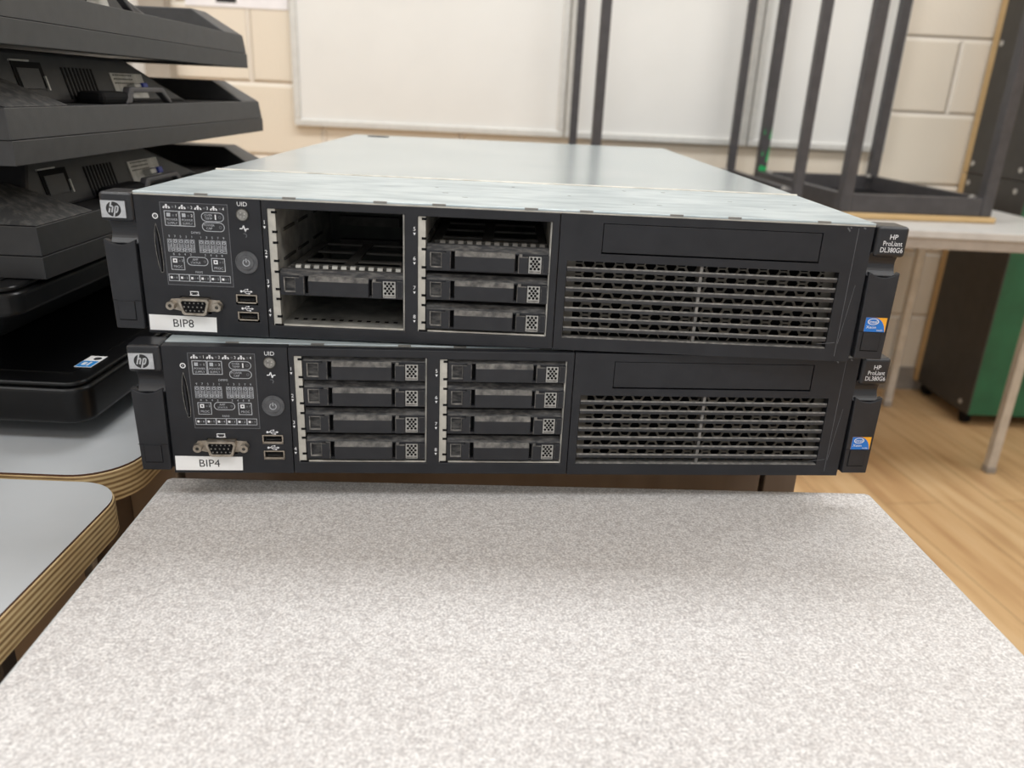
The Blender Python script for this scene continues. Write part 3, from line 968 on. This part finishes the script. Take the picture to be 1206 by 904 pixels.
def face_down_monitor(label, loc, L, rz=0., shell='monitor'):
    """origin: right-hand near corner of the face, screen looking down; long side runs along +y, short side along -x"""
    D = .34
    r = thing('computer_monitor', label, 'monitor', loc, rz, MG)
    k = MB()
    k.plate(-D, 0, 0, L, 0, .0158, [(-D+.018, -.018, .018, L-.018)])
    # plate() works in (x, y-depth, z): turn it flat
    k.v = [(a, c, b) for a, b, c in k.v]
    fb = k.build('front_bezel', shell, r, 1, .0005)
    k = MB()
    k.box(-D+.018, -.018, .018, L-.018, .0035, .006)
    k.build('screen', 'screen', fb)
    k = MB()
    k.frustum((-D+.0006, -.0006, .0006, L-.0006), (-D+.003, -.003, .003, L-.003), .0161, .0362)
    rs = k.build('rear_shell', shell, r, 1, .0006)
    k = MB()
    k.box(-D+.0035, -.0035, .0035, L-.0035, .0148, .018)
    k.build('seam_line', 'black', rs)
    k = MB()      # raised ends
    k.frustum((-D+.003, -.003, .0035, .085), (-D+.045, -.045, .022, .050), .0362, .059)
    k.build('raised_end', 'monitor_dust', rs, 1, .002)
    k = MB()
    k.frustum((-D+.003, -.003, L-.066, L-.0035), (-D+.040, -.040, L-.062, L-.016), .0362, .059)
    k.build('raised_end', shell, rs, 1, .0015)
    k = MB()      # central electronics hump
    x0, x1, z0, z1 = -.034, -.043, .036, .0735
    k.frustum((-D+.04, x0, .045, .385), (-D+.075, x1, .07, .262), z0, z1)
    hp = k.build('rear_housing', 'monitor_back_shaded', rs, 1, .003, 2)

    def P(y, t, out=0.):      # point on the sloping right side of the hump
        nl = math.hypot(z1-z0, x0-x1)
        nx, nz = (z1-z0)/nl, (x0-x1)/nl
        return (x0+(x1-x0)*t+nx*out, y, z0+(z1-z0)*t+nz*out)

    def slab(k, y0, y1, t0, t1, o0, o1, mi=0, sh=0.):
        vs = [P(y+sh*.15*t, t, o) for o in (o0, o1) for (y, t) in ((y0, t0), (y1, t0), (y1, t1), (y0, t1))]
        k.add(vs, [(0, 3, 2, 1), (4, 5, 6, 7), (0, 1, 5, 4), (1, 2, 6, 5), (2, 3, 7, 6), (3, 0, 4, 7)], mi)
    k = MB()
    for i in range(9):
        slab(k, .146+i*.0058, .1486+i*.0058, .08, .72, -.001, .0004, 0, -.006)
    k.build('vent_slots', 'black', hp)
    k = MB()
    slab(k, .226, .29, .10, .66, -.001, .0006, 0, -.022)
    for rr in range(3):
        for i in range(9):
            slab(k, .229+i*.0042, .2312+i*.0042, .60-rr*.09, .63-rr*.09, .0005, .0008, 1)
    slab(k, .272, .278, .36, .43, .0005, .001, 2)
    pp = k.build('port_plate', ['port_metal', 'black', 'white'], hp)
    k = MB()
    slab(k, .250, .264, .26, .40, .0, .008, 0)
    slab(k, .264, .274, .25, .41, .0, .010, 1)
    vg = k.build('video_plug', ['port_metal', 'vga_blue'], pp, 1, .001)
    vg['label'] = 'blue video socket'
    k = MB()
    slab(k, .080, .118, .30, .78, -.001, .0006, 0)
    slab(k, .084, .112, .28, .66, .0, .0012, 1)
    slab(k, .116, .118, .25, .52, .0, .0018, 2)
    slab(k, .078, .102, .78, .81, .0, .0018, 2)
    k.build('stand_slot', ['black', 'monitor', 'port_metal'], hp)
    k = MB()
    k.box(-.033, -.010, .148, .206, .036, .046)
    k.build('hinge_block', 'black', rs, 1, .004)
    k = MB()      # loop that holds the cables
    pts = [(.188, .0362), (.197, .0500), (.264, .0500), (.284, .0362), (.277, .0362), (.260, .0455), (.2025, .0455), (.197, .0362)]
    k.prism(pts, -.016, -.009, 'x')
    k.build('cable_loop', 'port_metal' if False else 'frame_steel', rs, 1, .0012)
    return r


def face_up_monitor(label, loc, L, th, gap, sticker=False, rz=0.):
    D = .34
    r = thing('computer_monitor', label, 'monitor', loc, rz, MG)
    k = MB()
    k.prism(rounded(-D, 0, 0, L, .016, 20), gap, gap+th-.004, 'z')
    fb = k.build('bezel', 'gloss', r, 1, .003, 3)
    k = MB()
    k.prism(rounded(-D+.003, -.003, .003, L-.003, .013, 20), gap+th-.004, gap+th, 'z')
    k.build('front_rim', 'gloss', fb, 1, .0025, 3)
    k = MB()
    k.box(-D+.02, -.02, .024, L-.02, gap+th-.001, gap+th+.0006)
    k.build('screen', 'screen', fb)
    k = MB()
    k.frustum((-D+.09, -.09, .12, L-.14), (-D+.03, -.03, .04, L-.04), 0, gap+.001)
    k.build('rear_housing', 'monitor', r, 1, .004)
    if sticker:
        k = MB()
        z = gap+th+.0006
        x0, x1, y0, y1 = -.0255, -.0125, .036, .062
        k.box(x0, x1, y0, y1, z, z+.0003, 0)
        k.box(x0+.0006, x1-.0006, y0+.0006, y0+.0135, z+.0002, z+.0005, 1)
        k.box(x0+.003, x0+.006, y0+.004, y0+.010, z+.0004, z+.0006, 2).box(x0+.0075, x0+.009, y0+.003, y0+.011, z+.0004, z+.0006, 2)
        n = 16
        k.prism([(x0+.0085+.003*math.cos(2*PI*i/n), y0+.0195+.003*math.sin(2*PI*i/n)) for i in range(n)], z+.0002, z+.0006, 'z', 3)
        s = k.build('sticker', ['paperlabel', 'sky_blue', 'white', 'ink'], fb)
        s['label'] = 'white and blue sticker on the rim'
    return r


face_up_monitor('glossy black monitor at the bottom of the stack, lying face up with a blue sticker', (-.060, .056, .7202), .52, .0313, .0165, True, R(-1))
face_up_monitor('black monitor lying face up, second from the bottom of the stack', (-.088, .038, .7690), .52, .0205, .0520)
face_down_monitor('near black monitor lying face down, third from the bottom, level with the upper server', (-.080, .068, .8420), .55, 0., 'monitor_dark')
face_down_monitor('dark grey monitor lying face down, second from the top of the stack', (-.080, .0555, .9200), .54)
face_down_monitor('dark grey monitor lying face down on top of the stack', (-.082, .0, .9945), .556)


# ------------------------------------------------------------------ far table with two upturned desks
def box_legs(nm, root, pts, z0, z1, w, m, lab=None):
    out = []
    for x, y in pts:
        k = MB()
        k.box(x-w/2, x+w/2, y-w/2, y+w/2, z0, z1)
        out.append(k.build(nm, m, root, 1, .002))
    return out


TX0, TX1, TY0, TY1, TZ = .40, 1.715, 1.42, 2.255, .716
t = thing('work_table', 'pale grey table with chrome legs by the wall, carrying the upturned desks', 'table', ((TX0+TX1)/2, (TY0+TY1)/2, 0))
cx, cy = (TX0+TX1)/2, (TY0+TY1)/2
k = MB()
k.prism([(a-cx, b-cy) for a, b in rounded(TX0, TX1, TY0, TY1, .01)], TZ-.019, TZ, 'z')
k.build('tabletop', 'tabletop_grey', t, 1, .002)
k = MB()
k.frame(TX0+.008-cx, TX1-.008-cx, TY0+.008-cy, TY1-.008-cy, .022, TZ-.046, TZ-.0192)
k.v = [(a, c, b) for a, b, c in k.v]
k.build('apron', 'table_edge', t, 1, .002)
for x, y in ((TX0+.03, TY0+.17), (TX0+.03, TY1-.035), (TX1-.025, TY0+.17), (TX1-.095, TY1-.15)):
    k = MB()
    k.box(x-.013-cx, x+.013-cx, y-.013-cy, y+.013-cy, .006, TZ-.046, 0)
    k.box(x-.0145-cx, x+.0145-cx, y-.0145-cy, y+.0145-cy, 0, .02, 1)
    k.build('leg', ['chrome', 'baseboard'], t, 1, .003)


def upturned(label, x0, x1, y0, y1, rz, tape=None, ov=.012, w=.030):
    """desk lying on its top, four legs in the air; x/y = outer corners of the leg frame"""
    cx, cy = (x0+x1)/2, (y0+y1)/2
    r = thing('upturned_desk', label, 'desk', (cx, cy, TZ), rz, 'upturned desks on the far table')
    hx, hy = (x1-x0)/2, (y1-y0)/2
    k = MB()
    k.prism(rounded(-hx-ov, hx+ov, -hy-ov, hy+ov, .01), .001, .0155, 'z')
    k.build('tabletop', 'tan', r, 1, .003)
    k = MB()
    k.prism(rounded(-hx+.02, hx-.02, -hy+.02, hy-.02, .01), .0155, .0175, 'z')
    k.build('underside', 'black', r)
    zr = .0625
    for nm, (a0, a1, b0, b1) in (('front', (-hx+w, hx-w, -hy+.002, -hy+.022)), ('back', (-hx+w, hx-w, hy-.022, hy-.002)),
                                 ('left', (-hx+.002, -hx+.022, -hy+w, hy-w)), ('right', (hx-.022, hx-.002, -hy+w, hy-w))):
        k = MB()
        k.box(a0, a1, b0, b1, .0157, zr)
        k.build('apron', 'frame_steel', r, 1, .002)
    for i, (sx, sy) in enumerate(((-1, -1), (1, -1), (-1, 1), (1, 1))):
        x, y = sx*(hx-w/2), sy*(hy-w/2)
        k = MB()
        k.box(x-w/2, x+w/2, y-w/2, y+w/2, .0157, .70)
        lg = k.build('leg', 'frame_steel', r, 1, .0025)
        k = MB()
        k.v, k.f, k.m = [], [], []
        bx, by = x-sx*.024, y-sy*.024
        n = 10
        k.prism([(bx+.005*math.cos(2*PI*j/n), by+.005*math.sin(2*PI*j/n)) for j in range(n)], zr-.004, zr+.006, 'z')
        k.prism([(bx+.009*math.cos(2*PI*j/n), by+.009*math.sin(2*PI*j/n)) for j in range(n)], zr-.002, zr+.001, 'z')
        k.build('bolt', 'chrome', lg)
        k = MB()
        k.box(x-w/2-.001, x+w/2+.001, y-w/2-.001, y+w/2+.001, .69, .712)
        k.build('foot_cap', 'black', lg, 1, .003)
        if tape == i:
            k = MB()
            ya, yb = y-w/2-.0009, y-w/2-.0003
            for q in ([(x-.012, zr+.003), (x+.012, zr+.002), (x+.014, zr+.018), (x+.004, zr+.015), (x-.006, zr+.022), (x-.013, zr+.012)],
                      [(x+.006, zr+.03), (x+.014, zr+.032), (x+.014, zr+.085), (x+.009, zr+.06)],
                      [(x+.008, zr+.10), (x+.014, zr+.105), (x+.013, zr+.14)], [(x-.01, zr+.05), (x-.004, zr+.052), (x-.008, zr+.066)],
                      [(x-.012, zr+.115), (x-.007, zr+.118), (x-.010, zr+.135)]):
                k.prism(q, ya, yb, 'y')
            tp_ = k.build('tape', 'green_tape', lg)
            tp_['label'] = 'torn strip of green tape'
    return r


upturned('right of the two upturned desks, dark frame and green tape on a leg', 1.078, 1.492, 1.585, 2.215, R(4.0), 2)
upturned('left of the two upturned desks, mostly hidden behind the upper server', .441, .998, 1.585, 2.215, R(1.2), None, .010, .0245)

# ------------------------------------------------------------------ black and green crate
cr = thing('stage_crate', 'tall black crate with plywood edges and a green front, standing by the wall', 'crate', (2.1, 2.05, 0), R(0))
ox, oy = 2.1, 2.05
pA, pB = Vector((1.797, 2.285)), Vector((1.803, 1.93))    # far and near edges of the black side
k = MB()
prof = [(pA.x-ox, pA.y-oy), (pB.x-ox, pB.y-oy), (2.45-ox, 1.94-oy), (2.45-ox, 2.285-oy)]
inn = [(pA.x-ox+.016, pA.y-oy-.004), (pB.x-ox+.016, pB.y-oy+.014), (2.44-ox, 1.954-oy), (2.44-ox, 2.28-oy)]
k.prism(inn, .052, 1.62, 'z')
body = k.build('core', 'darkbrown', cr)
dirv = (pB-pA).normalized()
nrm = Vector((dirv.y, -dirv.x))
if nrm.x > 0:
    nrm = -nrm
zs = [(.045, .798), (.801, 1.63)]
for z0, z1 in zs:
    k = MB()
    a, b = pA, pB
    q = [a, b, b-nrm*.014, a-nrm*.014]
    k.prism([(v.x-ox, v.y-oy) for v in q], z0, z1, 'z')
    sp = k.build('side_panel', 'crate_black', cr, 1, .001)
    for (s, zz) in (((.14, z0+.03), (.86, z0+.03), (.14, z0+.40), (.86, z0+.40)) if z0 > .5 else ((.14, z1-.03), (.86, z1-.03), (.86, z0+.03))):
        c = a+(b-a)*s
        k = MB()
        n = 10
        d2 = dirv
        vs = []
        for o_ in (0, .0025):
            for j in range(n):
                u = .0085*math.cos(2*PI*j/n)
                w_ = .0085*math.sin(2*PI*j/n)
                p_ = c+d2*u+nrm*o_
                vs.append((p_.x-ox, p_.y-oy, zz+w_))
        k.add(vs, [tuple(range(n)), tuple(range(n, 2*n))]+[(j, (j+1) % n, n+(j+1) % n, n+j) for j in range(n)])
        k.build('screw', 'chrome', sp)
    k = MB()
    e0 = a+nrm*.0008
    q = [a+nrm*.001, a+dirv*.030+nrm*.001, a+dirv*.030-nrm*.014, a-nrm*.014-dirv*.002, a-dirv*.002+nrm*.001]
    k.prism([(v.x-ox, v.y-oy) for v in q], z0, z1, 'z')
    ed = k.build('plywood_edge', 'tan', sp)
for z0, z1 in ((.045, .798), (.801, 1.63)):
    k = MB()
    k.box(pB.x-ox+.004, 2.45-ox, 1.93-oy, 1.944-oy, z0, z1)
    fp = k.build('front_panel', 'green', cr, 1, .001)
for x, y in ((1.83, 1.98), (2.40, 1.98), (1.83, 2.24), (2.40, 2.24)):
    k = MB()
    n = 14
    k.prism([(y-oy+.022*math.cos(2*PI*j/n), .022+.022*math.sin(2*PI*j/n)) for j in range(n)], x-ox-.01, x-ox+.01, 'x')
    k.box(x-ox-.014, x-ox+.014, y-oy-.014, y-oy+.014, .034, .052)
    k.build('caster', 'black', cr)

# ------------------------------------------------------------------ the room
WY = 2.3
CEIL = 2.75
X0, X1, Y0 = -2.6, 3.4, -3.2


def shell(name, m, *b, parent=None):
    k = MB()
    k.box(*b)
    o = k.build(name, m, parent)
    return struct(o)


shell('floor', 'floor', X0, X1, Y0, WY+.15, -.1, 0)
shell('ceiling', 'ceiling', X0, X1, Y0, WY+.15, CEIL, CEIL+.1)
shell('wall_back', 'block', X0, X1, WY, WY+.15, 0, CEIL)
shell('wall_left', 'block', X0-.15, X0, Y0, WY+.15, 0, CEIL)
shell('wall_right', 'block', X1, X1+.15, Y0, WY+.15, 0, CEIL)
shell('baseboard_back', 'baseboard', -.85, X1, WY-.012, WY, 0, .085)
shell('trim_1', 'greypaint', -.945, -.865, WY-.06, WY, 0, 2.2)
dr = MB()
dr.box(-1.87, -.947, WY-.03, WY-.001, .005, 2.15)
d1 = struct(dr.build('door_1', 'doorpaint'))
k = MB()
k.box(-1.05, -1.0, WY-.042, WY-.03, .95, 1.12).box(-1.10, -1.0, WY-.075, WY-.06, 1.03, 1.05).box(-1.02, -1.005, WY-.06, WY-.042, 1.03, 1.05)
k.build('door_handle', 'chrome', d1, 1, .002)

# whiteboards along the back wall
wb = [(-.481, .420, 'left of three whiteboards on the block wall, widest one'),
      (.424, 1.040, 'middle of three whiteboards, behind the legs of the left upturned desk'),
      (1.044, 1.510, 'right of three whiteboards, behind the legs of the right upturned desk')]
for x0, x1, lab in wb:
    z0, z1 = TOP+.110, TOP+1.33
    r = thing('whiteboard', lab, 'whiteboard', ((x0+x1)/2, WY, z0), 0, 'whiteboards on the back wall')
    hw, h = (x1-x0)/2, z1-z0
    k = MB()
    k.box(-hw+.014, hw-.014, -.016, -.002, .014, h-.014)
    k.build('writing_surface', 'board', r)
    k = MB()
    k.frame(-hw, hw, 0, h, .022, -.024, -.001)
    k.build('board_frame', 'alu', r, 1, .003)

k = MB()
k.box(0, .33, -.002, 0, 0, .42, 0)
k.box(.10, .165, -.0026, -.0018, .013, .05, 1)
k.box(.04, .28, -.0026, -.0018, .12, .36, 2)
ps = k.build('paper_sign', ['paper', 'ink', 'grey_print'])
ps.location = (-.818, WY-.001, TOP+.462)
tag(ps, 'white paper sign on the cream block wall, left of the whiteboards', 'paper sign')

# ------------------------------------------------------------------ light
def area(name, x, y, z, sx, sy, e, col=(.955, .982, 1)):
    l = bpy.data.lights.new(name, 'AREA')
    l.shape = 'RECTANGLE'
    l.size, l.size_y = sx, sy
    l.energy = e
    l.color = col
    o = bpy.data.objects.new(name, l)
    C.objects.link(o)
    o.location = (x, y, z)
    return o


for i, (x, y) in enumerate(((-1.3, 1.0), (.35, 1.0), (2.0, 1.0), (-1.3, -1.1), (.35, -1.1), (2.0, -1.1), (.35, -2.6))):
    area('ceiling_light', x, y, CEIL-.02, 1.2, .55, 23 if y > 0 else 16.5)

w = bpy.data.worlds.new('room light')
bpy.context.scene.world = w
w.use_nodes = True
bg = w.node_tree.nodes['Background']
bg.inputs['Color'].default_value = (.97, .985, 1, 1)
bg.inputs['Strength'].default_value = .75

# ------------------------------------------------------------------ camera
cam = bpy.data.cameras.new('camera')
cam.sensor_fit = 'HORIZONTAL'
cam.sensor_width = 36
cam.lens = 916.97/1206*36
cam.clip_start = .02
co = bpy.data.objects.new('camera', cam)
C.objects.link(co)
co.location = (.24142508, -.47093533, TOP+.23816196)
co.rotation_euler = (1.21540811, -.04398675, -.00044197)
cam.dof.use_dof = True
cam.dof.focus_distance = .52
cam.dof.aperture_fstop = 8.0
sc = bpy.context.scene
sc.camera = co
sc.view_settings.view_transform = 'Standard'
sc.view_settings.look = 'None'
sc.view_settings.gamma = 1
sc.view_settings.use_curve_mapping = False
sc.view_settings.exposure = 0
